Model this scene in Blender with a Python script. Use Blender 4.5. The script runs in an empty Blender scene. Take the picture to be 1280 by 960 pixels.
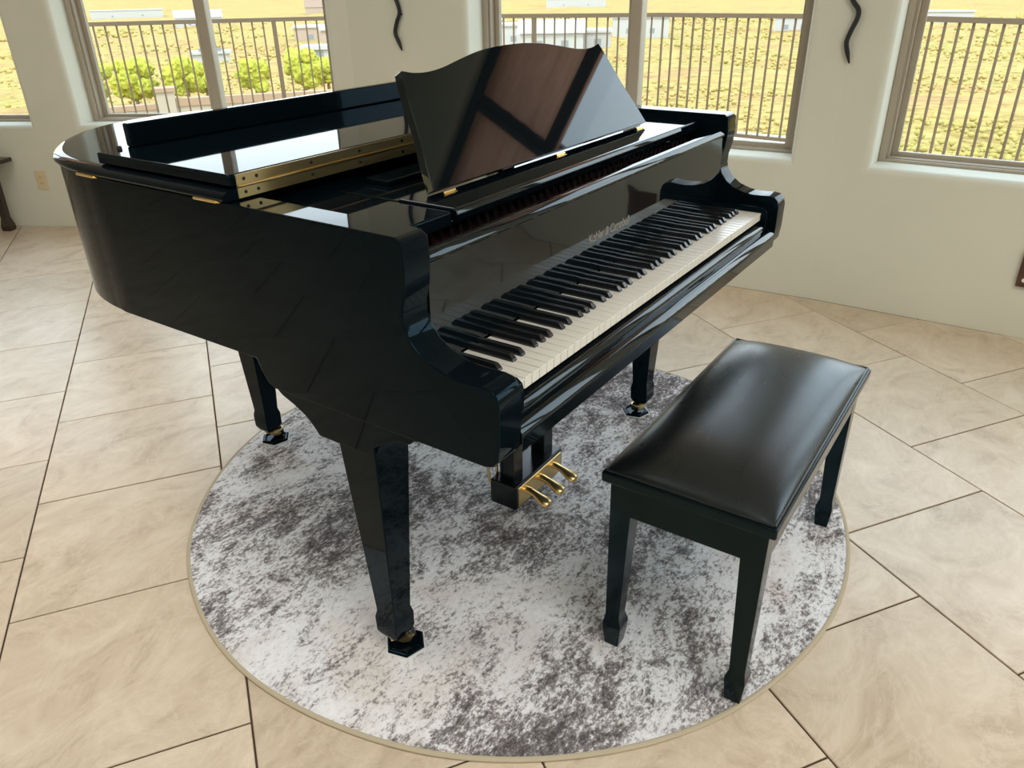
import bpy, bmesh, math, random
from mathutils import Vector, Matrix
random.seed(7)
SC = bpy.context.scene
COL = SC.collection
R = math.radians

# ------------------------------------------------------------------ camera
def set_camera():
    f, yaw, pitch, roll = 959.5, -0.9638, 0.4808, -0.0187
    loc = Vector((-1.5334, -0.6292, 1.3332))
    cy, sy = math.cos(yaw), math.sin(yaw)
    fw = Vector((-sy*math.cos(pitch), cy*math.cos(pitch), -math.sin(pitch)))
    r = Vector((cy, sy, 0)); u = r.cross(fw)
    r2 = r*math.cos(roll) + u*math.sin(roll)
    u2 = -r*math.sin(roll) + u*math.cos(roll)
    cd = bpy.data.cameras.new('camera'); cam = bpy.data.objects.new('camera', cd)
    COL.objects.link(cam)
    cd.sensor_fit = 'HORIZONTAL'; cd.sensor_width = 36.0; cd.lens = f/1280*36.0
    cd.clip_start = 0.02; cd.clip_end = 6000
    M = Matrix.Identity(4)
    for i in range(3):
        M[i][0] = r2[i]; M[i][1] = u2[i]; M[i][2] = -fw[i]; M[i][3] = loc[i]
    cam.matrix_world = M
    SC.camera = cam
set_camera()

# ------------------------------------------------------------------ sky, sun, unseen fill lamps, exposure
def set_world():
    w = bpy.data.worlds.new('sky'); SC.world = w; w.use_nodes = True
    nt = w.node_tree; nt.nodes.clear()
    out = nt.nodes.new('ShaderNodeOutputWorld'); bg = nt.nodes.new('ShaderNodeBackground')
    tc = nt.nodes.new('ShaderNodeTexCoord'); sp = nt.nodes.new('ShaderNodeSeparateXYZ')
    rp = nt.nodes.new('ShaderNodeValToRGB')
    nt.links.new(tc.outputs['Generated'], sp.inputs[0]); nt.links.new(sp.outputs['Z'], rp.inputs[0])
    rp.color_ramp.elements[0].position = 0.0; rp.color_ramp.elements[0].color = (0.90, 0.97, 1.0, 1)
    rp.color_ramp.elements[1].position = 0.9; rp.color_ramp.elements[1].color = (0.62, 0.80, 1.0, 1)
    nt.links.new(rp.outputs[0], bg.inputs[0]); bg.inputs[1].default_value = 4.1
    nt.links.new(bg.outputs[0], out.inputs[0])
set_world()
def sun():
    ld = bpy.data.lights.new('sun', 'SUN'); ld.energy = 1.9; ld.angle = R(0.6); ld.color = (1.0, 0.93, 0.80)
    o = bpy.data.objects.new('sun', ld); COL.objects.link(o)
    d = Vector((0.62, 0.25, -0.95))          # sunlight travels this way: from behind the house, over the roof
    o.rotation_euler = d.to_track_quat('-Z', 'Y').to_euler(); o.location = (-6, -4, 12)
sun()
def add_fill_lamp(name, loc, size, energy, col=(1.0, 0.99, 0.965)):
    ld = bpy.data.lights.new(name, 'AREA'); ld.shape = 'DISK'; ld.size = size; ld.energy = energy; ld.color = col
    o = bpy.data.objects.new(name, ld); COL.objects.link(o); o.location = loc
add_fill_lamp('fill_lamp', (-1.0, -1.7, 2.86), 2.0, 56)  # unseen area lights, added at ceiling height to fill the interior
add_fill_lamp('fill_lamp', (-1.3, 2.0, 2.86), 2.0, 46)
SC.view_settings.view_transform = 'Standard'; SC.view_settings.look = 'None'
SC.view_settings.gamma = 1.0; SC.view_settings.use_curve_mapping = False
SC.view_settings.exposure = 0.0

# ------------------------------------------------------------------ materials
def mat(name, col, rough=0.5, metal=0.0, spec=0.5, coat=0.0, tint=(1, 1, 1)):
    m = bpy.data.materials.new(name); m.use_nodes = True
    b = m.node_tree.nodes['Principled BSDF']
    b.inputs['Base Color'].default_value = (*col, 1); b.inputs['Roughness'].default_value = rough
    b.inputs['Metallic'].default_value = metal; b.inputs['Specular IOR Level'].default_value = spec
    b.inputs['Coat Weight'].default_value = coat; b.inputs['Specular Tint'].default_value = (*tint, 1); b.inputs['Coat Roughness'].default_value = 0.03
    return m
def nodes(m):
    nt = m.node_tree
    return nt, nt.nodes['Principled BSDF'], (lambda t: nt.nodes.new(t)), nt.links.new
def noise(m, scale, detail=5, rough=0.6, dist=0.0, stretch=None, rot=0.0, coord='pos'):
    nt, b, N, L = nodes(m)
    n = N('ShaderNodeTexNoise'); n.inputs['Scale'].default_value = scale; n.inputs['Detail'].default_value = detail
    n.inputs['Roughness'].default_value = rough; n.inputs['Distortion'].default_value = dist
    src = N('ShaderNodeNewGeometry').outputs['Position'] if coord == 'pos' else N('ShaderNodeTexCoord').outputs['Object']
    mp = N('ShaderNodeMapping'); mp.inputs['Rotation'].default_value = (0, 0, rot)
    if stretch: mp.inputs['Scale'].default_value = stretch
    L(src, mp.inputs[0]); L(mp.outputs[0], n.inputs['Vector'])
    return n.outputs['Fac']
def ramp(m, fac, stops):
    nt, b, N, L = nodes(m); r = N('ShaderNodeValToRGB'); cr = r.color_ramp
    while len(cr.elements) < len(stops): cr.elements.new(0.5)
    for e, (p, c) in zip(cr.elements, stops): e.position = p; e.color = (*c, 1)
    L(fac, r.inputs[0]); return r.outputs[0]
def mixc(m, fac, a, c, mode='MIX'):
    nt, b, N, L = nodes(m); x = N('ShaderNodeMix'); x.data_type = 'RGBA'; x.blend_type = mode
    for s, v in ((0, fac), (6, a), (7, c)):
        if hasattr(v, 'links'): L(v, x.inputs[s])
        elif s == 0: x.inputs[0].default_value = v
        else: x.inputs[s].default_value = (*v, 1)
    return x.outputs[2]
def bump(m, fac, strength, dist=0.01):
    nt, b, N, L = nodes(m); x = N('ShaderNodeBump'); x.inputs['Strength'].default_value = strength
    x.inputs['Distance'].default_value = dist; L(fac, x.inputs['Height']); L(x.outputs[0], b.inputs['Normal'])
def setc(m, sock): nt, b, N, L = nodes(m); L(sock, b.inputs['Base Color'])

DESKLACQ = mat('music_desk_lacquer', (0.0025, 0.0045, 0.006), 0.03, 0, 0.50, 0, (0.78, 0.92, 1.0))
LACQ = mat('black_lacquer', (0.0022, 0.0048, 0.0068), 0.03, 0, 0.12, 0, (0.30, 0.70, 1.0))
SATIN = mat('black_satin', (0.004, 0.006, 0.008), 0.22, 0, 0.4)
BLACK = mat('matte_black', (0.006, 0.006, 0.007), 0.6)
RUBBER = mat('rubber', (0.015, 0.014, 0.013), 0.7)
BRASS = mat('brass', (0.83, 0.62, 0.27), 0.16, 1.0)
BRASSD = mat('brushed_brass', (0.80, 0.60, 0.28), 0.28, 1.0)
IVORY = mat('ivory_keytop', (0.74, 0.71, 0.635), 0.22)
KEYBLK = mat('black_keytop', (0.010, 0.011, 0.012), 0.16)
PLATE = mat('bronze_plate', (0.22, 0.15, 0.065), 0.4, 0.6)
FELT = mat('red_felt', (0.07, 0.018, 0.018), 0.95, 0, 0.1)
setc(FELT, ramp(FELT, noise(FELT, 160, 3, 0.6), [(0.35, (0.016, 0.006, 0.008)), (0.7, (0.065, 0.018, 0.020))]))
LETTER = mat('gold_lettering', (0.25, 0.235, 0.20), 0.4, 0.2)
STEEL = mat('steel_pin', (0.25, 0.24, 0.24), 0.3, 1.0)
LEATHER = mat('black_leather', (0.006, 0.007, 0.008), 0.30, 0, 0.62, 0, (0.78, 0.92, 1.0))
def leather():
    f2 = noise(LEATHER, 14, 1, 0.4, 0.0, (1.0, 2.6, 1.0))
    nt, b, N, L = nodes(LEATHER)
    bump(LEATHER, f2, 0.035, 0.004)
    rr = N('ShaderNodeMapRange'); L(f2, rr.inputs[0]); rr.inputs[3].default_value = 0.25; rr.inputs[4].default_value = 0.32
    L(rr.outputs[0], b.inputs['Roughness'])
leather()
BENCHBLK = mat('bench_black_paint', (0.003, 0.005, 0.006), 0.14, 0, 0.25, 0, (0.45, 0.85, 1.0))
WALL = mat('cream_plaster', (0.68, 0.665, 0.56), 0.75, 0, 0.25)
setc(WALL, ramp(WALL, noise(WALL, 1.3, 3, 0.5), [(0.3, (0.655, 0.645, 0.545)), (0.7, (0.70, 0.69, 0.585))]))
bump(WALL, noise(WALL, 35, 4, 0.6), 0.12, 0.006)
CEIL = mat('ceiling_plaster', (0.66, 0.62, 0.54), 0.85, 0, 0.2)
FRAME = mat('taupe_window_frame', (0.40, 0.345, 0.265), 0.45)
GROUT = mat('brown_grout', (0.085, 0.055, 0.038), 0.9, 0, 0.1)
TILE = mat('beige_stone_tile', (0.6, 0.5, 0.4), 0.28, 0, 0.5)
def tile_mat():
    m = TILE; nt, b, N, L = nodes(m)
    info = N('ShaderNodeObjectInfo'); geo = N('ShaderNodeNewGeometry')
    add = N('ShaderNodeVectorMath'); add.operation = 'MULTIPLY_ADD'
    L(info.outputs['Random'], add.inputs[0]); add.inputs[1].default_value = (37, 91, 13); L(geo.outputs['Position'], add.inputs[2])
    def nz(scale, det, rg, dist, st=(1, 1, 1), rot=0):
        mp = N('ShaderNodeMapping'); mp.inputs['Scale'].default_value = st; mp.inputs['Rotation'].default_value = (0, 0, rot)
        n = N('ShaderNodeTexNoise'); n.inputs['Scale'].default_value = scale; n.inputs['Detail'].default_value = det
        n.inputs['Roughness'].default_value = rg; n.inputs['Distortion'].default_value = dist
        L(add.outputs[0], mp.inputs[0]); L(mp.outputs[0], n.inputs['Vector']); return n.outputs['Fac']
    a = ramp(m, nz(4.0, 9, 0.70, 1.2, (1, 1.5, 1), 0.6), [(0.32, (0.48, 0.385, 0.28)), (0.46, (0.62, 0.52, 0.40)), (0.56, (0.67, 0.575, 0.45)), (0.72, (0.75, 0.66, 0.54))])
    v = ramp(m, nz(3.2, 10, 0.72, 2.2, (1, 1.4, 1), 0.5), [(0.47, (0, 0, 0)), (0.50, (1, 1, 1)), (0.53, (0, 0, 0))])
    vm = N('ShaderNodeMath'); vm.operation = 'MULTIPLY'; L(v, vm.inputs[0]); vm.inputs[1].default_value = 0.30
    c = mixc(m, vm.outputs[0], a, (0.80, 0.73, 0.62))
    pk = ramp(m, nz(1.4, 3, 0.5, 0.2), [(0.4, (1.0, 0.97, 0.93)), (0.65, (1.03, 0.98, 0.94))])
    c = mixc(m, 1.0, c, pk, 'MULTIPLY')
    br = N('ShaderNodeMapRange'); L(info.outputs['Random'], br.inputs[0]); br.inputs[3].default_value = 0.94; br.inputs[4].default_value = 1.05
    c = mixc(m, 1.0, c, br.outputs[0], 'MULTIPLY')
    setc(m, c)
    rr = N('ShaderNodeMapRange'); L(nz(4.0, 5, 0.6, 0.5), rr.inputs[0]); rr.inputs[3].default_value = 0.24; rr.inputs[4].default_value = 0.40
    L(rr.outputs[0], b.inputs['Roughness'])
    bump(m, nz(7, 7, 0.65, 0.8), 0.16, 0.004)
tile_mat()
RUGM = mat('mottled_rug', (0.7, 0.7, 0.7), 0.95, 0, 0.1)
def rug_mat():
    m = RUGM; nt, b, N, L = nodes(m)
    big = noise(m, 2.1, 6, 0.62, 0.7, (0.85, 1.3, 1), 0.25)
    mid = noise(m, 15, 9, 0.86, 0.5, (0.75, 1.3, 1), 0.25)
    fin = noise(m, 95, 4, 0.75, 0.3, (0.8, 1.2, 1), 0.25)
    s = N('ShaderNodeMath'); s.operation = 'MULTIPLY_ADD'; L(big, s.inputs[0]); s.inputs[1].default_value = 0.95
    t = N('ShaderNodeMath'); t.operation = 'MULTIPLY_ADD'; L(mid, t.inputs[0]); t.inputs[1].default_value = 1.0
    q = N('ShaderNodeMath'); q.operation = 'MULTIPLY'; L(fin, q.inputs[0]); q.inputs[1].default_value = 0.78
    L(q.outputs[0], t.inputs[2]); L(t.outputs[0], s.inputs[2])
    mr = N('ShaderNodeMapRange'); L(s.outputs[0], mr.inputs[0]); mr.inputs[1].default_value = 0.995; mr.inputs[2].default_value = 1.76
    g = ramp(m, mr.outputs[0], [(0.20, (0.085, 0.075, 0.078)), (0.37, (0.22, 0.20, 0.205)), (0.46, (0.45, 0.425, 0.425)), (0.54, (0.77, 0.76, 0.77)), (0.8, (0.88, 0.87, 0.885))])
    tn = ramp(m, noise(m, 2.7, 5, 0.6, 0.8), [(0.52, (1, 1, 1)), (0.66, (0.76, 0.66, 0.56))])
    c = mixc(m, 0.55, g, tn, 'MULTIPLY')
    setc(m, c); bump(m, fin, 0.35, 0.004)
rug_mat()
BIND = mat('tan_rug_binding', (0.50, 0.43, 0.31), 0.9, 0, 0.1)
IRON = mat('wrought_iron', (0.035, 0.038, 0.042), 0.45, 0.6)
BEIGEP = mat('beige_outlet_plastic', (0.68, 0.56, 0.36), 0.4)
DARKWOOD = mat('dark_wood', (0.035, 0.022, 0.016), 0.3)
REDWOOD = mat('red_brown_wood', (0.16, 0.06, 0.030), 0.4)
setc(REDWOOD, ramp(REDWOOD, noise(REDWOOD, 60, 4, 0.6, 0.5, (1, 1, 0.1)), [(0.3, (0.045, 0.018, 0.011)), (0.7, (0.11, 0.048, 0.027))]))
WHITEP = mat('white_plastic', (0.8, 0.8, 0.78), 0.4)
RAILM = mat('bronze_railing', (0.150, 0.105, 0.065), 0.7, 0, 0.1)
DECKM = mat('sunlit_concrete', (0.335, 0.290, 0.223), 0.8)
STUCCO = mat('cream_stucco', (0.390, 0.341, 0.264), 0.9, 0, 0.2)
CAP = mat('wall_cap', (0.341, 0.235, 0.155), 0.9, 0, 0.2)
PINK = mat('pink_stucco', (0.390, 0.302, 0.235), 0.9, 0, 0.2)
WHITEST = mat('white_stucco', (0.419, 0.409, 0.390), 0.9, 0, 0.2)
ROOFM = mat('clay_roof', (0.270, 0.183, 0.131), 0.9, 0, 0.2)
DKGL = mat('dark_house_window', (0.22, 0.24, 0.25), 0.2)
LEAF = mat('bright_foliage', (0.319, 0.319, 0.043), 0.9, 0, 0.2)
setc(LEAF, ramp(LEAF, noise(LEAF, 2.2, 5, 0.7), [(0.32, (0.174, 0.203, 0.026)), (0.52, (0.362, 0.362, 0.043)), (0.7, (0.493, 0.450, 0.072))]))
BARK = mat('bark', (0.20, 0.14, 0.09), 0.9)
SCRUB = mat('desert_scrub', (0.340, 0.277, 0.098), 0.95, 0, 0.1)
setc(SCRUB, ramp(SCRUB, noise(SCRUB, 0.06, 4, 0.7), [(0.35, (0.272, 0.252, 0.069)), (0.5, (0.384, 0.301, 0.095)), (0.66, (0.452, 0.304, 0.125))]))
EARTH = mat('dry_hillside', (0.8, 0.66, 0.3), 0.95, 0, 0.1)
def earth():
    m = EARTH
    a = ramp(m, noise(m, 0.035, 7, 0.7, 0.5), [(0.34, (0.349, 0.193, 0.087)), (0.46, (0.386, 0.267, 0.091)), (0.58, (0.370, 0.283, 0.091)), (0.70, (0.287, 0.262, 0.064))])
    f = ramp(m, noise(m, 0.55, 6, 0.75, 0.4), [(0.38, (0.52, 0.46, 0.36)), (0.50, (0.85, 0.84, 0.72)), (0.60, (1.0, 1.0, 1.0))])
    setc(m, mixc(m, 0.9, a, f, 'MULTIPLY'))
earth()
SHADE = mat('brown_shade_cloth', (0.30, 0.15, 0.10), 0.9, 0, 0.1)
def shade_mat():
    nt, b, N, L = nodes(SHADE); tr = N('ShaderNodeBsdfTranslucent'); mx = N('ShaderNodeMixShader')
    c = ramp(SHADE, noise(SHADE, 6, 4, 0.6, 0.3, (1, 1, 12)), [(0.35, (0.74, 0.36, 0.24)), (0.65, (0.90, 0.50, 0.34))])
    L(c, tr.inputs[0]); mx.inputs[0].default_value = 0.9
    out = [n for n in nt.nodes if n.type == 'OUTPUT_MATERIAL'][0]
    L(b.outputs[0], mx.inputs[1]); L(tr.outputs[0], mx.inputs[2]); L(mx.outputs[0], out.inputs['Surface'])
shade_mat()
BEAM = mat('dark_beam', (0.05, 0.045, 0.045), 0.7)
def glass_mat():
    m = bpy.data.materials.new('window_glass'); m.use_nodes = True; nt = m.node_tree; nt.nodes.clear()
    o = nt.nodes.new('ShaderNodeOutputMaterial'); mx = nt.nodes.new('ShaderNodeMixShader')
    t = nt.nodes.new('ShaderNodeBsdfTransparent'); g = nt.nodes.new('ShaderNodeBsdfGlossy')
    t.inputs[0].default_value = (0.97, 0.985, 0.98, 1); g.inputs['Roughness'].default_value = 0.0
    lw = nt.nodes.new('ShaderNodeLayerWeight'); lw.inputs[0].default_value = 0.5
    pw = nt.nodes.new('ShaderNodeMath'); pw.operation = 'POWER'; pw.inputs[1].default_value = 5.0
    ma = nt.nodes.new('ShaderNodeMath'); ma.operation = 'MULTIPLY_ADD'; ma.inputs[1].default_value = 0.96; ma.inputs[2].default_value = 0.035
    nt.links.new(lw.outputs['Facing'], pw.inputs[0]); nt.links.new(pw.outputs[0], ma.inputs[0])
    nt.links.new(ma.outputs[0], mx.inputs[0]); nt.links.new(t.outputs[0], mx.inputs[1]); nt.links.new(g.outputs[0], mx.inputs[2])
    nt.links.new(mx.outputs[0], o.inputs[0]); return m
GLASS = glass_mat()

# ------------------------------------------------------------------ helpers
def tag(o, label=None, cat=None, group=None, kind=None):
    if label: o['label'] = label
    if cat: o['category'] = cat
    if group: o['group'] = group
    if kind: o['kind'] = kind
    return o
def empty(name, loc=(0, 0, 0), rz=0.0, **k):
    o = bpy.data.objects.new(name, None); COL.objects.link(o); o.location = loc; o.rotation_euler = (0, 0, rz)
    o.empty_display_size = 0.1
    return tag(o, **k)
def obj(name, bm, m, parent=None, smooth=False, ang=35, **k):
    me = bpy.data.meshes.new(name); bmesh.ops.recalc_face_normals(bm, faces=bm.faces[:]); bm.to_mesh(me); bm.free()
    ms = m if isinstance(m, (list, tuple)) else [m]
    for x in ms: me.materials.append(x)
    o = bpy.data.objects.new(name, me); COL.objects.link(o)
    if parent: o.parent = parent
    if smooth:
        me.shade_smooth()
        me.set_sharp_from_angle(angle=R(ang))
        w = o.modifiers.new('weighted_normals', 'WEIGHTED_NORMAL'); w.keep_sharp = True; w.weight = 100; w.mode = 'FACE_AREA'
    return tag(o, **k)
def child_of(o, parent):                       # parent that sits at a location: keep geometry in world space
    o.parent = parent; o.matrix_parent_inverse = Matrix.Translation(-Vector(parent.location)); return o
def bevel(bm, off, seg=2, edges=None, sharp=30):
    bmesh.ops.remove_doubles(bm, verts=bm.verts[:], dist=1e-6); bm.normal_update()
    es = edges if edges is not None else [e for e in bm.edges if len(e.link_faces) == 2 and e.calc_face_angle(0) > R(sharp)]
    if es: bmesh.ops.bevel(bm, geom=es, offset=off, segments=seg, profile=0.5, affect='EDGES', clamp_overlap=True)
    return bm
def add_box(bm, x0, x1, y0, y1, z0, z1, mi=0):
    v = [bm.verts.new(p) for p in ((x0,y0,z0),(x1,y0,z0),(x1,y1,z0),(x0,y1,z0),(x0,y0,z1),(x1,y0,z1),(x1,y1,z1),(x0,y1,z1))]
    for f in ((0,3,2,1),(4,5,6,7),(0,1,5,4),(1,2,6,5),(2,3,7,6),(3,0,4,7)):
        bm.faces.new([v[i] for i in f]).material_index = mi
    return v
def box(x0, x1, y0, y1, z0, z1, bev=0.0, seg=2):
    bm = bmesh.new(); add_box(bm, x0, x1, y0, y1, z0, z1)
    if bev: bevel(bm, bev, seg)
    return bm
def add_prism(bm, pts, axis, a, b):
    """pts 2D; axis 'x' -> pts are (y,z); 'z' -> (x,y); 'y' -> (x,z)"""
    def P(p, t): return {'x': (t, p[0], p[1]), 'y': (p[0], t, p[1]), 'z': (p[0], p[1], t)}[axis]
    v0 = [bm.verts.new(P(p, a)) for p in pts]; v1 = [bm.verts.new(P(p, b)) for p in pts]; n = len(pts)
    bm.faces.new(v0); bm.faces.new(v1[::-1])
    for i in range(n): bm.faces.new((v0[i], v1[i], v1[(i+1) % n], v0[(i+1) % n]))
def prism(pts, axis, a, b, bev=0, seg=2):
    bm = bmesh.new(); add_prism(bm, pts, axis, a, b)
    bmesh.ops.recalc_face_normals(bm, faces=bm.faces[:])
    if bev: bevel(bm, bev, seg)
    return bm
def add_loft(bm, rings, cap=True):
    vs = [[bm.verts.new(p) for p in r] for r in rings]; n = len(rings[0])
    for a, b in zip(vs, vs[1:]):
        for i in range(n): bm.faces.new((a[i], a[(i+1) % n], b[(i+1) % n], b[i]))
    if cap: bm.faces.new(vs[0][::-1]); bm.faces.new(vs[-1])
def add_tube(bm, pts, rad, n=10, flat=None):
    pts = [Vector(p) for p in pts]; rings = []
    axis = (pts[-1]-pts[0]).normalized()
    ref = Vector((0, 1, 0)) if abs(axis.z) > 0.8 else Vector((0, 0, 1))
    for i, p in enumerate(pts):
        d = (pts[min(i+1, len(pts)-1)] - pts[max(i-1, 0)]).normalized()
        s = d.cross(ref)
        if s.length < 1e-3: s = d.cross(Vector((1, 0, 0)))
        s.normalize(); t = s.cross(d)
        r = rad[i] if isinstance(rad, (list, tuple)) else rad
        ra, rb = r if isinstance(r, (list, tuple)) else (r, r)
        rings.append([p + s*ra*math.cos(2*math.pi*k/n) + t*rb*math.sin(2*math.pi*k/n) for k in range(n)])
    add_loft(bm, rings)
def tube(pts, rad, n=10): bm = bmesh.new(); add_tube(bm, pts, rad, n); return bm
def add_cyl(bm, x, y, z0, z1, r0, r1=None, n=20):
    r1 = r0 if r1 is None else r1
    add_loft(bm, [[(x+r*math.cos(2*math.pi*k/n), y+r*math.sin(2*math.pi*k/n), z) for k in range(n)] for z, r in ((z0, r0), (z1, r1))])
def catmull(P, n=8, closed=False):
    out = []; L = len(P)
    for i in range(L if closed else L-1):
        g = lambda j: Vector(P[j % L]) if closed else Vector(P[max(0, min(L-1, j))])
        p0, p1, p2, p3 = g(i-1), g(i), g(i+1), g(i+2)
        for k in range(n):
            t = k/n
            out.append(0.5*((2*p1)+(p2-p0)*t+(2*p0-5*p1+4*p2-p3)*t*t+(3*p1-p0-3*p2+p3)*t**3))
    if not closed: out.append(Vector(P[-1]))
    return out
def offset_poly(pts, d):
    """open polyline offset to its left by d"""
    out = []; n = len(pts)
    for i in range(n):
        a = Vector(pts[max(i-1, 0)][:2]); b = Vector(pts[min(i+1, n-1)][:2]); t = (b-a).normalized()
        out.append(Vector((pts[i][0], pts[i][1])) + Vector((-t.y, t.x))*d)
    return out
def copy_obj(o, parent=None):
    c = o.copy(); COL.objects.link(c)
    if parent is not None: c.parent = parent
    return c

# ------------------------------------------------------------------ the room
C0 = (2.03, -3.5); C1 = (2.03, 0.15); C2 = (1.800, 2.735); C3 = (-0.171, 6.282); C4 = (-1.50, 7.0)
C5 = (-3.6, 7.0); C6 = (-5.0, 5.2); C7 = (-5.0, -3.5)
ROOM = [C0, C1, C2, C3, C4, C5, C6, C7]       # counter-clockwise, convex
ZC = 2.9; TH = 0.30; SILL = 0.62; HEAD = 2.52
def in_poly_clip(poly):
    out = [Vector(p) for p in poly]
    for i in range(len(ROOM)):
        a = Vector(ROOM[i]); b = Vector(ROOM[(i+1) % len(ROOM)]); e = b-a; res = []
        side = lambda p: e.x*(p.y-a.y) - e.y*(p.x-a.x)
        for j in range(len(out)):
            p, q = out[j], out[(j+1) % len(out)]; sp, sq = side(p), side(q)
            if sp >= 0: res.append(p)
            if (sp >= 0) != (sq >= 0): res.append(p + (q-p)*(sp/(sp-sq)))
        out = res
        if len(out) < 3: return []
    return out
def wall_frame(P, Q):
    P = Vector((*P, 0)); Q = Vector((*Q, 0)); d = (Q-P).normalized(); n = Vector((d.y, -d.x, 0))   # n points outward
    return P, d, n, (Q-P).length
def wall(name, P, Q, wins, label):
    P, d, n, L = wall_frame(P, Q); bm = bmesh.new()
    ss = sorted({0.0, L, *[w[0] for w in wins], *[w[1] for w in wins]}); zs = [0.0, SILL, HEAD, ZC] if wins else [0.0, ZC]
    def hole(i, j):
        sm = (ss[i]+ss[i+1])/2; zm = (zs[j]+zs[j+1])/2
        return any(w[0] < sm < w[1] and SILL < zm < HEAD for w in wins)
    grid = []
    for dep in (0.0, TH):
        g = {}
        for i, s in enumerate(ss):
            for j, z in enumerate(zs):
                s2 = s
                if dep and i == 0: s2 = s-0.14
                if dep and i == len(ss)-1: s2 = s+0.14
                g[i, j] = bm.verts.new(P + d*s2 + n*dep + Vector((0, 0, z)))
        grid.append(g)
    for i in range(len(ss)-1):
        for j in range(len(zs)-1):
            if hole(i, j):
                for (a, b) in (((i,j),(i+1,j)),((i+1,j),(i+1,j+1)),((i+1,j+1),(i,j+1)),((i,j+1),(i,j))):
                    bm.faces.new((grid[0][a], grid[0][b], grid[1][b], grid[1][a]))
                continue
            for g in grid: bm.faces.new((g[i,j], g[i+1,j], g[i+1,j+1], g[i,j+1]))
    for j in range(len(zs)-1):
        for i in (0, len(ss)-1): bm.faces.new((grid[0][i,j], grid[0][i,j+1], grid[1][i,j+1], grid[1][i,j]))
    for i in range(len(ss)-1):
        for j in (0, len(zs)-1): bm.faces.new((grid[0][i,j], grid[0][i+1,j], grid[1][i+1,j], grid[1][i,j]))
    bmesh.ops.recalc_face_normals(bm, faces=bm.faces[:])
    es = []
    for i in range(len(ss)-1):
        for j in range(len(zs)-1):
            if hole(i, j):
                for (a, b) in (((i,j),(i+1,j)),((i+1,j),(i+1,j+1)),((i+1,j+1),(i,j+1)),((i,j+1),(i,j))):
                    e = bm.edges.get((grid[0][a], grid[0][b]))
                    if e: es.append(e)
    if es: bmesh.ops.bevel(bm, geom=es, offset=0.032, segments=5, profile=0.5, affect='EDGES')
    return obj(name, bm, WALL, smooth=True, ang=25, label=label, kind='structure')
WR = [(3.5-2.05, 3.5-0.04)]                    # right window, measured along the wall from C0
WC = [(0.17, 1.93)]
WL = [(0.20, 1.42)]
def swin(P, Q, A, B):                          # stretch of a wall between two points on it
    P, d, n, L = wall_frame(P, Q)
    return ((Vector((*A, 0))-P).dot(d), (Vector((*B, 0))-P).dot(d))
L0 = Vector((0.75, 4.62)); LD = Vector((0.4848, -0.8746))
w_left = swin(C2, C3, L0+LD*2.03, L0+LD*0.44)
w_right = (1.97, 3.49)
w_center = (0.17, 1.83)
w_far = swin(C2, C3, L0+LD*0.125, L0+LD*(-1.5))
w_side_fill = (0.15, 1.62)
wall('wall_right', C0, C1, [w_side_fill, w_right], 'cream plaster wall behind the bench, with the rightmost window')
wall('wall_center', C1, C2, [w_center], 'cream plaster bay wall behind the music desk, with the middle window')
wall('wall_left', C2, C3, [w_left, w_far], 'cream plaster bay wall behind the piano tail, with the left and leftmost windows')
wall('wall_far_left', C3, C4, [], 'cream plaster bay wall beyond the left picture edge')
wall('wall_back_left', C4, C5, [], 'plain cream wall out of view to the left')
wall('wall_side_left', C5, C6, [], 'plain cream corner wall out of view to the left')
wall('wall_side', C6, C7, [], 'plain cream wall behind the camera')
wall('wall_front', C7, C0, [(1.2, 3.6)], 'cream wall behind the camera with one wide window added for fill light')

def window(name, P, Q, s0, s1, label):
    P, d, n, L = wall_frame(P, Q)
    root = empty(name, P + d*((s0+s1)/2) + n*0.205 + Vector((0, 0, SILL)), math.atan2(d.y, d.x), label=label, kind='structure')
    W = (s1-s0)/2; H = HEAD-SILL               # local: x along wall, -y outward (n = d rotated -90), z up
    def ring(bm, x0, x1, z0, z1, w, y0, y1, wb=None):
        wb = wb or w
        add_box(bm, x0, x0+w, y0, y1, z0, z1); add_box(bm, x1-w, x1, y0, y1, z0, z1)
        add_box(bm, x0+w, x1-w, y0, y1, z0, z0+wb); add_box(bm, x0+w, x1-w, y0, y1, z1-w, z1)
    bm = bmesh.new(); ring(bm, -W, W, 0, H, 0.028, -0.055, 0.045, 0.012); obj('frame', bevel(bm, 0.003, 1), FRAME, root)
    bm = bmesh.new(); ring(bm, -W+0.026, W-0.026, 0.011, H-0.026, 0.012, -0.05, 0.028, 0.006); obj('inner_stop', bevel(bm, 0.002, 1), FRAME, root)
    obj('mullion', box(-0.036, 0.020, -0.045, 0.028, 0.014, H-0.036, 0.004), FRAME, root)
    for x0, x1, y in ((-W+0.036, 0.034, 0.004), (-0.034, W-0.036, -0.030)):
        bm = bmesh.new(); ring(bm, x0, x1, 0.015, H-0.036, 0.028, y-0.013, y+0.013, 0.020)
        s = obj('sash', bevel(bm, 0.003, 1), FRAME, root)
        bm = box(x0+0.026, x1-0.026, y-0.003, y+0.003, 0.033, H-0.062); obj('pane', bm, GLASS, s)
    return root
window('window_1', C2, C3, *w_far, 'leftmost window, only its right frame edge in view')
window('window_2', C2, C3, *w_left, 'two-pane taupe framed window behind the tail of the piano')
window('window_3', C1, C2, *w_center, 'two-pane taupe framed window behind the music desk')
window('window_4', C0, C1, *w_right, 'rightmost taupe framed window above the bench side')
window('side_fill_window', C0, C1, *w_side_fill, 'window added for its light on the right wall beyond the picture edge, out of view')  # unseen opening, added so its sky brightens the bench cushion
window('back_fill_window', C7, C0, 1.2, 3.6, 'wide window added behind the camera for fill light, out of view')  # unseen opening, added to let skylight fill the room from behind

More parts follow.
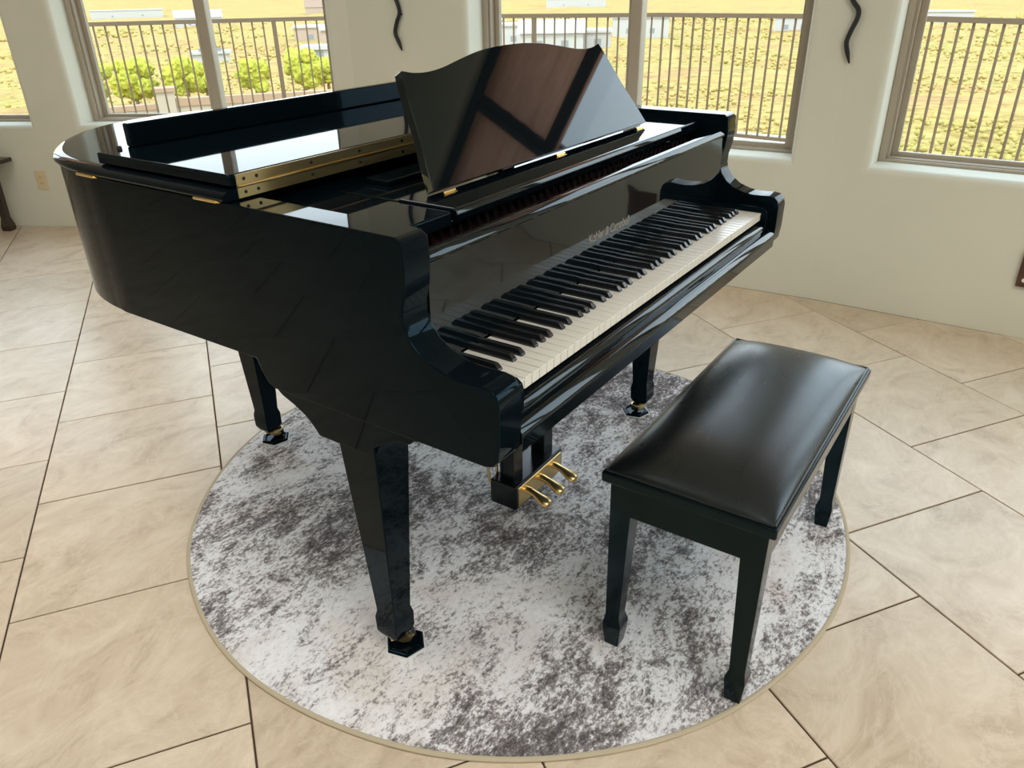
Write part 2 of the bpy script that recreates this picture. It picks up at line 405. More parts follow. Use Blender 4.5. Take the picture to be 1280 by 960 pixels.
def portal(P, Q, s0, s1):
    P, d, n, L = wall_frame(P, Q)
    ld = bpy.data.lights.new('window_portal', 'AREA'); ld.shape = 'RECTANGLE'; ld.size = s1-s0; ld.size_y = HEAD-SILL
    ld.cycles.is_portal = True
    o = bpy.data.objects.new('window_portal', ld); COL.objects.link(o)
    o.location = P + d*((s0+s1)/2) + n*0.295 + Vector((0, 0, (SILL+HEAD)/2))
    o.rotation_euler = (-n).to_track_quat('-Z', 'Y').to_euler()
for P_, Q_, w_ in ((C2, C3, w_far), (C2, C3, w_left), (C1, C2, w_center), (C0, C1, w_right), (C0, C1, w_side_fill), (C7, C0, (1.2, 3.6))): portal(P_, Q_, *w_)

bm = bmesh.new(); add_prism(bm, [(p[0]*1.06, p[1]*1.06) for p in ROOM], 'z', ZC, ZC+0.18)
obj('ceiling', bm, CEIL, label='plain plaster ceiling above the room, out of view', kind='structure')

# floor: grout bed plus every tile in view as a piece of its own
bm = bmesh.new(); add_prism(bm, [(p[0]*1.03, p[1]*1.03) for p in ROOM], 'z', -0.12, -0.0035)
floor = obj('floor', bm, GROUT, label='beige stone tile floor laid in a diagonal running bond with dark grout', kind='structure')
TA = R(56.2); TU = Vector((math.cos(TA), math.sin(TA))); TN = Vector((-math.sin(TA), math.cos(TA))); TS = 0.5135
def cam_px(p):
    cam = SC.camera.matrix_world; q = cam.inverted() @ Vector((p[0], p[1], 0))
    if q.z > -0.15: return None
    return 640 - 959.5*q.x/q.z, 480 + 959.5*q.y/q.z
def tile_bm(bm, poly, c):
    g = 0.0022; n = len(poly)
    inner = []
    for i in range(n):
        a, b, e = poly[i-1], poly[i], poly[(i+1) % n]
        d1 = (b-a).normalized(); d2 = (e-b).normalized(); n1 = Vector((-d1.y, d1.x)); n2 = Vector((-d2.y, d2.x))
        k = n1+n2
        inner.append((b, k/max(0.4, (1+n1.dot(n2)))))
    rings = []
    for off, z in ((g, -0.008), (g, -0.0016), (g+0.0016, 0.0)):
        rings.append([bm.verts.new((b.x+k.x*off-c.x, b.y+k.y*off-c.y, z)) for b, k in inner])
    for a, b in zip(rings, rings[1:]):
        for i in range(n): bm.faces.new((a[i], a[(i+1) % n], b[(i+1) % n], b[i]))
    bm.faces.new(rings[-1])
def clean(poly):
    out = []
    for p in poly:
        if not out or (p-out[-1]).length > 0.012: out.append(p)
    while len(out) > 2 and (out[0]-out[-1]).length < 0.012: out.pop()
    return out
tiles = []
for c in range(-16, 16):
    for k in range(-18, 18):
        u0 = (0.342 if c % 2 == 0 else 0.0885) + k*TS; n0 = 0.012 + c*TS
        quad = [TU*(u0+a*TS) + TN*(n0+b*TS) for a, b in ((0,0),(1,0),(1,1),(0,1))]
        pl = clean(in_poly_clip(quad))
        if len(pl) < 3: continue
        ctr = sum(quad, Vector((0, 0)))/4
        pts = [cam_px(p) for p in pl]
        vis = any(q and -80 < q[0] < 1360 and -40 < q[1] < 1060 for q in pts)
        full = len(pl) == 4 and all((a-b).length < 1e-4 for a, b in zip(sorted(pl, key=lambda v: (v.x, v.y)), sorted(quad, key=lambda v: (v.x, v.y))))
        tiles.append((vis, (ctr-Vector((-1.53, -0.63))).length, ctr, pl, full))
tiles.sort(key=lambda t: (not t[0], t[1]))
rest = bmesh.new(); shared = None; cnt = 0
for vis, dist, ctr, pl, full in tiles:
    if vis and cnt < 280:
        cnt += 1
        if full and shared:
            o = bpy.data.objects.new('tile', shared); COL.objects.link(o)
        else:
            bm = bmesh.new(); tile_bm(bm, pl, ctr); o = obj('tile', bm, TILE)
            if full: shared = o.data
        o.location = (ctr.x, ctr.y, random.uniform(-0.0004, 0.0004)); o.parent = floor
    else: tile_bm(rest, pl, Vector((0, 0)))
obj('tile_field', rest, TILE, floor, kind='stuff')

# ------------------------------------------------------------------ rug
RC = Vector((0.0345, 0.448)); RR = 0.922
rug = empty('round_rug', (RC.x, RC.y, 0), label='round low-pile rug mottled in white, charcoal and mauve under the piano', cat='rug')
def rug_h(x, y):
    a = Vector((-0.03-RC.x, 0.474-RC.y)); b = Vector((-0.43-RC.x, 0.545-RC.y)); p = Vector((x, y)); e = b-a
    t = max(0, min(1, (p-a).dot(e)/e.length_squared)); d = (p-(a+e*t)).length
    r = math.hypot(x, y); th = math.atan2(y, x)
    return 0.0066 + 0.0008*math.exp(-(d/0.009)**2)*math.sin(math.pi*min(1, max(0, t*0.9+0.05))) + 0.0004*(r/RR)**6*math.sin(9*th+1)*math.sin(4*th)
def rug_r(th): return RR*(1+0.0020*math.sin(5*th+0.6)+0.0014*math.sin(11*th))
bm = bmesh.new(); NR, NT = 100, 300; prev = None; c0 = bm.verts.new((0, 0, rug_h(0, 0)))
for i in range(1, NR+1):
    ring = []
    for k in range(NT):
        th = 2*math.pi*k/NT; r = rug_r(th)*i/NR; x, y = r*math.cos(th), r*math.sin(th)
        ring.append(bm.verts.new((x, y, rug_h(x, y))))
    for k in range(NT):
        if prev: bm.faces.new((prev[k], ring[k], ring[(k+1) % NT], prev[(k+1) % NT]))
        else: bm.faces.new((c0, ring[k], ring[(k+1) % NT]))
    prev = ring
low = [bm.verts.new((v.co.x, v.co.y, 0.0)) for v in prev]
for k in range(NT): bm.faces.new((prev[k], low[k], low[(k+1) % NT], prev[(k+1) % NT]))
obj('pile', bm, RUGM, rug, smooth=True)
bm = bmesh.new(); rings = []
for k in range(NT):
    th = 2*math.pi*k/NT; r = rug_r(th); ct, st = math.cos(th), math.sin(th); z = rug_h(r*ct, r*st)-0.0033
    rings.append([bm.verts.new(((r+0.0065*math.cos(q))*ct, (r+0.0065*math.cos(q))*st, max(0.0008, z+0.0044*math.sin(q)))) for q in [2*math.pi*j/10 for j in range(10)]])
for k in range(NT):
    a, b = rings[k], rings[(k+1) % NT]
    for j in range(10): bm.faces.new((a[j], b[j], b[(j+1) % 10], a[(j+1) % 10]))
obj('binding', bm, BIND, rug, smooth=True, ang=180, label='tan stitched edge binding')

# ------------------------------------------------------------------ grand piano
piano = empty('grand_piano', (0, 0.6, 0), label='black polished baby grand piano with its front lid folded back and music desk raised', cat='piano')
def part(name, bm, m, parent=None, **k):
    o = obj(name, bm, m, **k)
    if parent is None: child_of(o, piano)
    else: o.parent = parent; o.matrix_parent_inverse = parent.matrix_world.inverted() if parent.type != 'EMPTY' else Matrix.Identity(4)
    return o
def sub(name, bm, m, parent, **k):             # sub-part: parent mesh has identity basis, so plain parenting keeps world space
    o = obj(name, bm, m, **k); o.parent = parent; return o
XO = 0.7135; XI = 0.650
LID = [(-0.722, 0.54), (-0.722, 0.80), (-0.721, 0.98), (-0.708, 1.09), (-0.678, 1.185), (-0.625, 1.275), (-0.55, 1.365), (-0.45, 1.442), (-0.33, 1.484),
       (-0.20, 1.488), (-0.07, 1.452), (0.06, 1.38), (0.19, 1.278), (0.32, 1.165), (0.45, 1.05), (0.565, 0.935), (0.655, 0.82), (0.708, 0.71), (0.722, 0.62), (0.722, 0.54)]
lid_curve = [Vector(p) for p in LID[:1]] + [Vector((p.x, p.y)) for p in catmull([(*p, 0) for p in LID], 5)[1:]]
# rim
out_c = offset_poly(lid_curve, -0.010)
out_c = [Vector((math.copysign(XO, p.x) if p.y < (0.99 if p.x < 0 else 0.66) else max(-XO, min(XO, p.x)), 0.54 if p.y < 0.545 else p.y)) for p in out_c]
in_c = offset_poly(out_c, -0.055)
in_c = [Vector((math.copysign(XI, p.x) if p.y < (0.99 if p.x < 0 else 0.60) else max(-XI, min(XI, p.x)), 0.54 if p.y < 0.545 else p.y)) for p in in_c]
bm = bmesh.new()
add_loft(bm, [[(o_.x, o_.y, 0.70), (o_.x, o_.y, 1.0), (i_.x, i_.y, 1.0), (i_.x, i_.y, 0.70)] for o_, i_ in zip(out_c, in_c)], cap=False)
ARM = [(0.54, 1.0), (0.150, 1.0), (0.137, 0.990), (0.1345, 0.955), (0.138, 0.915), (0.146, 0.885), (0.147, 0.862), (0.140, 0.840), (0.124, 0.820), (0.100, 0.804),
       (0.070, 0.794), (0.045, 0.790), (0.018, 0.7905), (-0.004, 0.792), (-0.020, 0.789), (-0.030, 0.779), (-0.0345, 0.762), (-0.034, 0.70), (-0.030, 0.664), (-0.020, 0.650), (-0.004, 0.645),
       (0.50, 0.645), (0.518, 0.655), (0.530, 0.675), (0.54, 0.700)]
for a, b in ((-XO, -XI), (XI, XO)): add_prism(bm, ARM, 'x', a, b)
bm.faces.ensure_lookup_table()
bmesh.ops.delete(bm, geom=[f for f in bm.faces if all(abs(v.co.y-0.54) < 1e-5 for v in f.verts)], context='FACES_ONLY')
bmesh.ops.remove_doubles(bm, verts=bm.verts[:], dist=1e-4)
bmesh.ops.recalc_face_normals(bm, faces=bm.faces[:])
bevel(bm, 0.0035, 2, sharp=50)
part('rim', bm, LACQ, smooth=True, ang=40)
# leg corbels flow out of the rim underside
def corbel(name, yc, xa, xb):
    pts = [(yc-0.215, 0.646), (yc-0.185, 0.640), (yc-0.175, 0.630), (yc-0.150, 0.628), (yc-0.115, 0.612), (yc-0.085, 0.592), (yc-0.060, 0.572),
           (yc+0.058, 0.572), (yc+0.068, 0.585), (yc+0.088, 0.605), (yc+0.120, 0.622), (yc+0.150, 0.634), (yc+0.165, 0.646)]
    part(name, prism(pts, 'x', xa, xb, 0.003), LACQ, smooth=True)
corbel('corbel', 0.335, -0.7105, -0.575); corbel('corbel', 0.335, 0.575, 0.7105)
# bottom, keybed, soundboard
part('keybed', box(-XI, XI, -0.012, 0.50, 0.647, 0.690, 0.003), LACQ)
part('keybed_rail', prism([(-0.0335, 0.650), (-0.0350, 0.676), (-0.0345, 0.6825), (-0.0325, 0.6870), (-0.0275, 0.6950), (-0.0235, 0.6980), (-0.0180, 0.6990), (0.03, 0.6990), (0.03, 0.650)], 'x', -XI, XI, 0.0006, 1), DESKLACQ, smooth=True, ang=34)
part('key_slip', prism([(-0.0140, 0.694), (-0.0143, 0.7110), (-0.0130, 0.7145), (-0.0100, 0.7195), (-0.0075, 0.7215), (-0.0040, 0.7222), (0.006, 0.7222), (0.006, 0.694)], 'x', -XI, XI, 0.0006, 1), DESKLACQ, smooth=True, ang=34)
bm = bmesh.new(); add_prism(bm, [(p.x, p.y) for p in in_c], 'z', 0.735, 0.75); part('soundboard', bm, DARKWOOD)
for x0, x1 in ((-0.48, -0.40), (-0.20, -0.12), (0.10, 0.18)):
    part('back_beam', box(x0, x1, 0.50, 1.15, 0.66, 0.735, 0.004), LACQ)
part('plate', box(-XI+0.001, XI-0.001, 0.215, 0.56, 0.86, 0.90), PLATE, label='bronze painted iron plate')
# key blocks
for s in (-1, 1):
    a, b = (-XI, -0.6140) if s < 0 else (0.6140, XI)
    part('key_block', prism([(-0.014, 0.696), (-0.016, 0.745), (-0.012, 0.758), (-0.002, 0.765), (0.02, 0.767), (0.15, 0.767), (0.15, 0.696)], 'x', a, b, 0.002), LACQ, smooth=True)
# keys
KZ = 0.7516; WP = 1.225/52
wk = None
order = 'ABCDEFG'
def white_bm():
    bm = bmesh.new(); add_box(bm, -WP/2+0.0011, WP/2-0.0011, 0.0, 0.150, KZ-0.0025, KZ); add_box(bm, -WP/2+0.0011, WP/2-0.0011, 0.0012, 0.150, KZ-0.021, KZ-0.0025)
    return bevel(bm, 0.0007, 1)
def black_bm():
    bm = bmesh.new(); h = 0.0125; rings = []
    for z, hx, y0, y1 in ((KZ-0.004, 0.0068, 0.050, 0.150), (KZ+0.004, 0.0064, 0.0515, 0.150), (KZ+h-0.002, 0.0050, 0.0575, 0.150), (KZ+h, 0.0042, 0.060, 0.150)):
        rings.append([(-hx, y0, z), (hx, y0, z), (hx, y1, z), (-hx, y1, z)])
    add_loft(bm, rings); return bevel(bm, 0.0006, 1)
bk = None
for i in range(52):
    x = -0.6125 + WP*(i+0.5); nt_ = order[i % 7]
    if wk is None: wk = part('white_key', white_bm(), IVORY); wk.location.x = x
    else:
        o = copy_obj(wk); o.location.x = x
    wkx = x
    if nt_ in 'ACDFG' and i < 51:
        off = {'A': 0.0018, 'C': -0.0018, 'D': 0.0018, 'F': -0.0025, 'G': 0.0}[nt_]
        bx = -0.6125 + WP*(i+1) + off
        if bk is None: bk = part('black_key', black_bm(), KEYBLK); bk.location.x = bx
        else:
            o = copy_obj(bk); o.location.x = bx
# fallboard
FB = [(0.150, 0.756), (0.1475, 0.760), (0.1455, 0.80), (0.1440, 0.90), (0.1425, 0.9425), (0.1400, 0.9450), (0.1400, 0.9485), (0.1415, 0.9525), (0.1455, 0.9590), (0.1490, 0.9605), (0.158, 0.9610), (0.165, 0.957), (0.170, 0.946), (0.172, 0.90), (0.172, 0.756)]
part('fallboard', prism(FB, 'x', -XI+0.001, XI-0.001, 0.0005, 1), DESKLACQ, smooth=True, ang=24)
part('fallboard_rail', prism([(0.172, 0.86), (0.175, 0.916), (0.180, 0.922), (0.205, 0.922), (0.212, 0.916), (0.214, 0.86)], 'x', -XI+0.001, XI-0.001, 0.0015), DESKLACQ, smooth=True)
def lettering():
    cu = bpy.data.curves.new('lettering', 'FONT'); cu.body = 'Kohler & Campbell'; cu.size = 0.027; cu.align_x = 'CENTER'; cu.align_y = 'CENTER'
    cu.shear = 0.12; cu.offset = 0.0003; cu.extrude = 0.0001; cu.space_character = 0.92
    t = bpy.data.objects.new('lettering_text', cu); COL.objects.link(t)
    dg = bpy.context.evaluated_depsgraph_get(); me = bpy.data.meshes.new_from_object(t.evaluated_get(dg))
    bpy.data.objects.remove(t)
    me.materials.clear(); me.materials.append(LETTER)
    o = bpy.data.objects.new('lettering', me); COL.objects.link(o)
    o.rotation_euler = (R(90), 0, 0); o.location = (-0.026, 0.1444, 0.842); o['label'] = 'pale gold maker name lettering'
    child_of(o, piano)
lettering()
# inner felt strip with tuning pins
part('felt_strip', box(-0.648, 0.648, 0.232, 0.290, 0.900, 0.921, 0.006), FELT)
bm = bmesh.new()
for i in range(90):
    x = -0.63 + i*0.0141
    add_cyl(bm, x, 0.244+0.014*(i % 2), 0.915, 0.937, 0.0026, n=6)
part('tuning_pins', bm, STEEL, kind='stuff')
# music shelf (side panels) and sliding desk base
for a, b in ((-0.6485, -0.493), (0.493, 0.6485)):
    part('music_shelf', box(a, b, 0.215, 0.585, 0.955, 0.981, 0.004, 3), LACQ, smooth=True)
part('desk_base', prism([(0.208, 0.962), (0.205, 0.974), (0.208, 0.983), (0.215, 0.986), (0.340, 0.986), (0.345, 0.981), (0.345, 0.962)], 'x', -0.490, 0.490, 0.0025, 3), DESKLACQ, smooth=True, ang=50)
part('desk_cove', prism([(0.226, 0.950), (0.232, 0.955), (0.232, 0.962), (0.30, 0.962), (0.30, 0.950)], 'x', -0.482, 0.482, 0.002), DESKLACQ, smooth=True)
part('music_shelf', box(-0.489, 0.489, 0.3455, 0.585, 0.955, 0.981, 0.003, 2), LACQ, smooth=True)
part('desk_slide', box(-0.413, 0.413, 0.436, 0.50, 0.981, 0.992, 0.003, 2), LACQ, smooth=True)
# music desk
DT = math.atan2(0.12, 0.20); DL = math.hypot(0.12, 0.20)
side = [(0.450, 0.0), (0.446, 0.012), (0.434, 0.055), (0.420, 0.095), (0.408, 0.14), (0.398, 0.185), (0.3905, 0.212), (0.386, 0.222)]
top = [(0.386, 0.2255), (0.378, 0.2275), (0.35, 0.2215), (0.31, 0.2195), (0.26, 0.224), (0.20, 0.235), (0.13, 0.2465), (0.06, 0.2525), (0.0, 0.2535)]
half = [Vector((x, z, 0)) for x, z in side]; hs = catmull(half, 4); ht = catmull([Vector((x, z, 0)) for x, z in top], 4)
rightp = [(p.x, p.y) for p in hs] + [(p.x, p.y) for p in ht]
outline = rightp + [(-x, z) for x, z in rightp[-2::-1]]
bm = prism(outline, 'y', -0.009, 0.009, 0.0045, 3)
M = Matrix.Translation((0.003, 0.302, 0.992)) @ Matrix.Rotation(-DT, 4, 'X')
bmesh.ops.transform(bm, matrix=M, verts=bm.verts[:])
desk = part('music_desk', bm, DESKLACQ, smooth=True, ang=40)
for x in (-0.405, 0.0, 0.405):
    bm = bmesh.new(); add_box(bm, x-0.018, x+0.018, 0.284, 0.292, 0.9858, 0.9868); add_tube(bm, [(x-0.018, 0.2905, 0.9885), (x+0.018, 0.2905, 0.9885)], 0.0026, 8)
    part('desk_hinge', bm, BRASS, label='small brass hinge')
part('desk_prop', box(-0.03, 0.03, 0.437, 0.444, 0.990, 1.13, 0.001), LACQ)
# lid
bm = bmesh.new(); rings = []
for z, ins in ((1.0025, 0.006), (1.0040, 0.003), (1.0065, 0.0008), (1.0090, 0.0), (1.0120, 0.0012), (1.0150, 0.0040), (1.0178, 0.0085), (1.0200, 0.0145), (1.0215, 0.0220), (1.0220, 0.0300)):
    ring = offset_poly(lid_curve, -ins)
    ring[0].y = ring[-1].y = 0.54
    rings.append([(p.x, max(0.54, p.y), z) for p in ring])
add_loft(bm, rings)
lid = part('lid', bm, LACQ, smooth=True, ang=55)
bm = bmesh.new(); add_prism(bm, [(-0.700, 0.541), (-0.700, 0.955), (-0.690, 0.968), (-0.670, 0.972), (0.560, 0.972), (0.60, 0.94), (0.655, 0.83), (0.70, 0.72), (0.700, 0.541)], 'z', 1.0245, 1.0465)
bevel(bm, 0.004, 3); flap = part('lid_flap', bm, LACQ, smooth=True, ang=40)
sub('flap_lip', box(-0.632, 0.560, 0.938, 0.958, 1.0465, 1.0935, 0.004, 3), LACQ, flap, smooth=True, ang=40)
for x, y, z in ((-0.656, 0.945, 1.0465), (-0.25, 1.30, 1.022), (0.50, 0.90, 1.0465)):
    bm = bmesh.new(); add_cyl(bm, x, y, z, z+0.006, 0.0055, 0.0045, 12); part('bumper', bm, RUBBER)
# long brass hinge between lid and flap, seen edge on from the front
for z0, z1 in ((1.0040, 1.0222), (1.0270, 1.0452)):
    leaf = part('hinge_leaf', box(-0.688, 0.688, 0.5375, 0.5400, z0, z1), BRASSD, label='long brushed brass hinge leaf')
    bm = bmesh.new(); zc = (z0+z1)/2; x = -0.672; k = 0
    while x < 0.68:
        add_tube(bm, [(x, 0.5385, zc), (x, 0.5365, zc)], 0.0032, 10); x += 0.028 if k == 0 else 0.13; k += 1
    sub('screws', bm, BLACK, leaf, kind='stuff')
part('hinge_pin', tube([(-0.688, 0.5365, 1.0246), (0.688, 0.5365, 1.0246)], 0.0026, 8), BRASSD)
for y in (0.985, 0.595):
    bm = bmesh.new(); add_tube(bm, [(-0.7185, y-0.035, 1.0015), (-0.7185, y+0.030, 1.0015)], 0.0036, 10); add_tube(bm, [(-0.7185, y-0.043, 1.0015), (-0.7185, y-0.035, 1.0015)], 0.0022, 8)
    part('lid_hinge', bm, BRASS, label='small brass lid hinge barrel', smooth=True)
# legs, casters
def sq(z, cx, cy, h): return [(cx-h, cy-h, z), (cx+h, cy-h, z), (cx+h, cy+h, z), (cx-h, cy+h, z)]
def piano_leg(cx, cy, top, tz, wx, wy, zb=0.042):
    bm = bmesh.new()
    add_loft(bm, [sq(z, cx, cy, h) for z, h in ((zb, 0.0225), (zb+0.016, 0.0300), (zb+0.056, 0.0305), (zb+0.074, 0.0265), (tz-0.03, top), (tz, top), (tz+0.055, top))])
    lg = part('leg', bevel(bm, 0.0025, 2), LACQ, smooth=True)
    # swivelling caster: round neck, brass fork and a dark wheel trailing towards (wx, wy)
    d = Vector((wx, wy, 0)).normalized(); s_ = Vector((-d.y, d.x, 0)); c0_ = Vector((cx, cy, 0))
    bm = bmesh.new(); add_cyl(bm, cx, cy, zb-0.008, zb+0.001, 0.018, 0.020, 20)
    for sg in (-1, 1):
        a = c0_ + s_*(0.0135*sg); pr_ = [a-d*0.014+Vector((0,0,zb-0.004)), a+d*0.020+Vector((0,0,zb-0.004)), a+d*0.032+Vector((0,0,0.028)), a+d*0.026+Vector((0,0,0.020)), a+d*0.010+Vector((0,0,0.022))]
        q = [bm.verts.new(p-s_*0.002) for p in pr_]; r_ = [bm.verts.new(p+s_*0.002) for p in pr_]
        bm.faces.new(q); bm.faces.new(r_[::-1])
        for k in range(5): bm.faces.new((q[k], r_[k], r_[(k+1) % 5], q[(k+1) % 5]))
    hood = [c0_ + d*u + s_*w for u, w in ((-0.015, -0.0155), (0.033, -0.0155), (0.040, -0.008), (0.040, 0.008), (0.033, 0.0155), (-0.015, 0.0155))]
    add_loft(bm, [[(p.x, p.y, z) for p in hood] for z in (zb-0.0095, zb-0.004)])
    sub('caster', bm, BRASSD, lg, smooth=True, label='brass caster fork')
    c = c0_ + d*0.026 + Vector((0, 0, 0.0315))
    sub('wheel', tube([c-s_*0.0105, c-s_*0.008, c+s_*0.008, c+s_*0.0105], [0.013, 0.0165, 0.0165, 0.013], 22), SATIN, lg, smooth=True, label='dark caster wheel')
    return lg
piano_leg(-0.638, 0.322, 0.0475, 0.58, 0.75, -0.65); piano_leg(0.634, 0.331, 0.0475, 0.58, -0.95, 0.30, 0.046); piano_leg(-0.197, 1.275, 0.050, 0.64, 0.9, -0.45, 0.046)
part('leg_plate', box(-0.30, -0.085, 1.15, 1.38, 0.655, 0.735, 0.012, 3), LACQ, smooth=True)
part('corbel', prism([(-0.27, 0.656), (-0.262, 0.642), (-0.245, 0.636), (-0.14, 0.636), (-0.122, 0.642), (-0.114, 0.656)], 'y', 1.20, 1.35, 0.003), LACQ, smooth=True)
# lyre
for x in (-0.075, 0.082): part('lyre_post', box(x-0.024, x+0.024, 0.368, 0.414, 0.118, 0.65, 0.003), SATIN)
part('pedal_box', box(-0.122, 0.122, 0.345, 0.432, 0.042, 0.119, 0.005, 3), SATIN, smooth=True)
part('pedal_plate', box(-0.112, 0.112, 0.3425, 0.3455, 0.050, 0.112, 0.001, 1), BRASSD, label='flat brass pedal plate')
for x in (-0.072, 0.0, 0.072):
    pts = [(x, 0.350, 0.088), (x, 0.335, 0.088), (x, 0.318, 0.084), (x, 0.303, 0.078), (x, 0.290, 0.072), (x, 0.279, 0.068), (x, 0.270, 0.065), (x, 0.265, 0.064)]
    part('pedal', tube(pts, [(0.013, 0.009), (0.0125, 0.0085), (0.0115, 0.008), (0.0145, 0.0095), (0.0185, 0.0115), (0.0205, 0.012), (0.0160, 0.0105), (0.006, 0.004)], 14), BRASSD, smooth=True, label='polished brass pedal')
for xa, xb, yb in ((-0.13, -0.155, 0.47), (-0.095, -0.095, 0.46), (0.02, -0.005, 0.47), (0.11, 0.12, 0.48)):
    part('pedal_rod', tube([(xa, 0.425, 0.115), (xb, yb, 0.65)], 0.0038, 8), BRASS, smooth=True, label='thin brass pedal rod')

# caster cups: piano stands in them, they lie on the rug
def cup(x, y, z, label):
    r0 = empty('caster_cup', (x, y, z), label=label, cat='caster cup', group='caster cups under the piano legs')
    def hexr(r, zz, n=6): return [(r*math.cos(2*math.pi*(k+0.5)/n+0.25), r*math.sin(2*math.pi*(k+0.5)/n+0.25), zz) for k in range(n)]
    bm = bmesh.new(); add_loft(bm, [hexr(0.047, 0.002), hexr(0.047, 0.0045), hexr(0.043, 0.0085), hexr(0.036, 0.009), hexr(0.032, 0.005)]); obj('dish', bevel(bm, 0.001, 1), LACQ, r0)
    bm = bmesh.new(); add_loft(bm, [hexr(0.0505, 0.0), hexr(0.0505, 0.0024)]); obj('rim', bm, WHITEP, r0, label='pale bottom rim')
cup(-0.628, 0.307, 0.0072, 'black hexagonal caster cup under the front bass leg, nearest the camera')
cup(0.614, 0.342, 0.0072, 'black hexagonal caster cup under the front treble leg, behind the bench')
cup(-0.190, 1.262, 0.0072, 'black hexagonal caster cup under the tail leg at the far rug edge')

# ------------------------------------------------------------------ bench
bench = empty('piano_bench', (-0.015, -0.222, 0), 0.0043, label='black piano bench with padded leather seat on tapered legs, beside the keyboard', cat='bench')
BL, BW, BZ = 0.379, 0.1745, 0.4745
bm = bmesh.new(); add_box(bm, -BL, BL, -BW, BW, BZ-0.024, BZ); obj('seat_frame', bevel(bm, 0.005, 3), BENCHBLK, bench, smooth=True)
bm = bmesh.new(); NX, NY = 84, 48; cl, cw = BL-0.008, BW-0.008; g = {}
for i in range(NX+1):
    for j in range(NY+1):
        u = math.sin((i/NX*2-1)*math.pi/2); v = math.sin((j/NY*2-1)*math.pi/2)
        h = 0.046*max(0.0, (1-abs(u)**4.5)*(1-abs(v)**2.7))**0.55
        h += 0.0008*math.sin(3*u+2*v)*math.cos(4*v-2*u)*max(0, (1-u*u)*(1-v*v))
        g[i, j] = bm.verts.new((u*cl, v*cw, BZ+0.0005+h))
for i in range(NX):
    for j in range(NY): bm.faces.new((g[i,j], g[i+1,j], g[i+1,j+1], g[i,j+1]))
obj('cushion', bm, LEATHER, bench, smooth=True, ang=180, label='padded black leather seat')
bm = bmesh.new(); loop = [(-cl, -cw), (cl, -cw), (cl, cw), (-cl, cw)]
for i in range(4):
    a, b = loop[i], loop[(i+1) % 4]; add_tube(bm, [(*a, BZ+0.002), (*b, BZ+0.002)], 0.0028, 8)
obj('piping', bm, LEATHER, bench, smooth=True)
ia, ib = BL-0.016, BW-0.016
for s in (-1, 1):
    y0, y1 = (s*ib, s*(ib-0.020)); obj('apron', box(-ia+0.04, ia-0.04, min(y0, y1), max(y0, y1), 0.374, BZ-0.024, 0.002), BENCHBLK, bench)
    x0, x1 = (s*ia, s*(ia-0.020)); obj('apron', box(min(x0, x1), max(x0, x1), -ib+0.04, ib-0.04, 0.374, BZ-0.024, 0.002), BENCHBLK, bench)
for sx in (-1, 1):
    for sy in (-1, 1):
        cx, cy = sx*(ia-0.0225), sy*(ib-0.0225)
        # the taper is on the inner faces: the outer faces stay near vertical
        bm = bmesh.new()
        def ring(z, h, k): return [(cx+sx*k+a*h, cy+sy*k+b*h, z) for a, b in ((-1,-1),(1,-1),(1,1),(-1,1))]
        add_loft(bm, [ring(0.0080, 0.0165, 0.004), ring(0.060, 0.0215, 0.004), ring(0.070, 0.0215, 0.004), ring(0.092, 0.0165, 0.005), ring(0.372, 0.0230, 0.0), ring(BZ-0.024, 0.0235, 0.0)])
        obj('leg', bevel(bm, 0.002, 2), BENCHBLK, bench, smooth=True)

# ------------------------------------------------------------------ wall things
def wall_empty(name, P, Q, s, z, **k):
    P, d, n, L = wall_frame(P, Q); return empty(name, P + d*s + Vector((0, 0, z)), math.atan2(d.y, d.x), **k)
def sconce(P, Q, s, zpts, label):
    r0 = wall_empty('wall_ornament', P, Q, s, 1.0, label=label, cat='wall ornament', group='wavy iron wall ornaments between the windows')
    pts = catmull([(x, 0.020, z-1.0) for x, z in zpts], 6)      # local +y points into the room
    n_ = len(pts); rad = [(0.0095*min(1, 0.30+i/9), 0.0125*min(1, 0.28+i/9)) for i in range(n_)]
    obj('wavy_bar', tube(pts, rad, 10), IRON, r0, smooth=True)
    for z in (1.2, 1.7):
        bm = bmesh.new(); x = min(pts, key=lambda p: abs(p.z-(z-1.0))).x; add_tube(bm, [(x, -0.001, z-1.0), (x, 0.02, z-1.0)], 0.006, 8); obj('wall_pin', bm, IRON, r0)
def sc_pts(base, vis):
    up = [(0.012*math.sin((z-1.25)/0.036*0.9)+0.006, z) for z in [1.30+0.045*k for k in range(15)]]
    return [(x-base, z) for x, z in vis[::-1]] + [(x+vis[0][0]-base, z) for x, z in up]
sconce(C0, C1, 3.65, sc_pts(3.65, [(3.665, 1.253), (3.638, 1.22), (3.637, 1.187), (3.653, 1.141), (3.662, 1.101), (3.651, 1.06), (3.638, 1.023)]),
       'wavy black iron wall ornament on the pillar between the middle and right windows')
sconce(C1, C2, 2.24, sc_pts(2.24, [(2.242, 1.267), (2.228, 1.225), (2.229, 1.199), (2.249, 1.161), (2.264, 1.111), (2.244, 1.064), (2.228, 1.025)]),
       'wavy black iron wall ornament on the pillar between the left and middle windows')
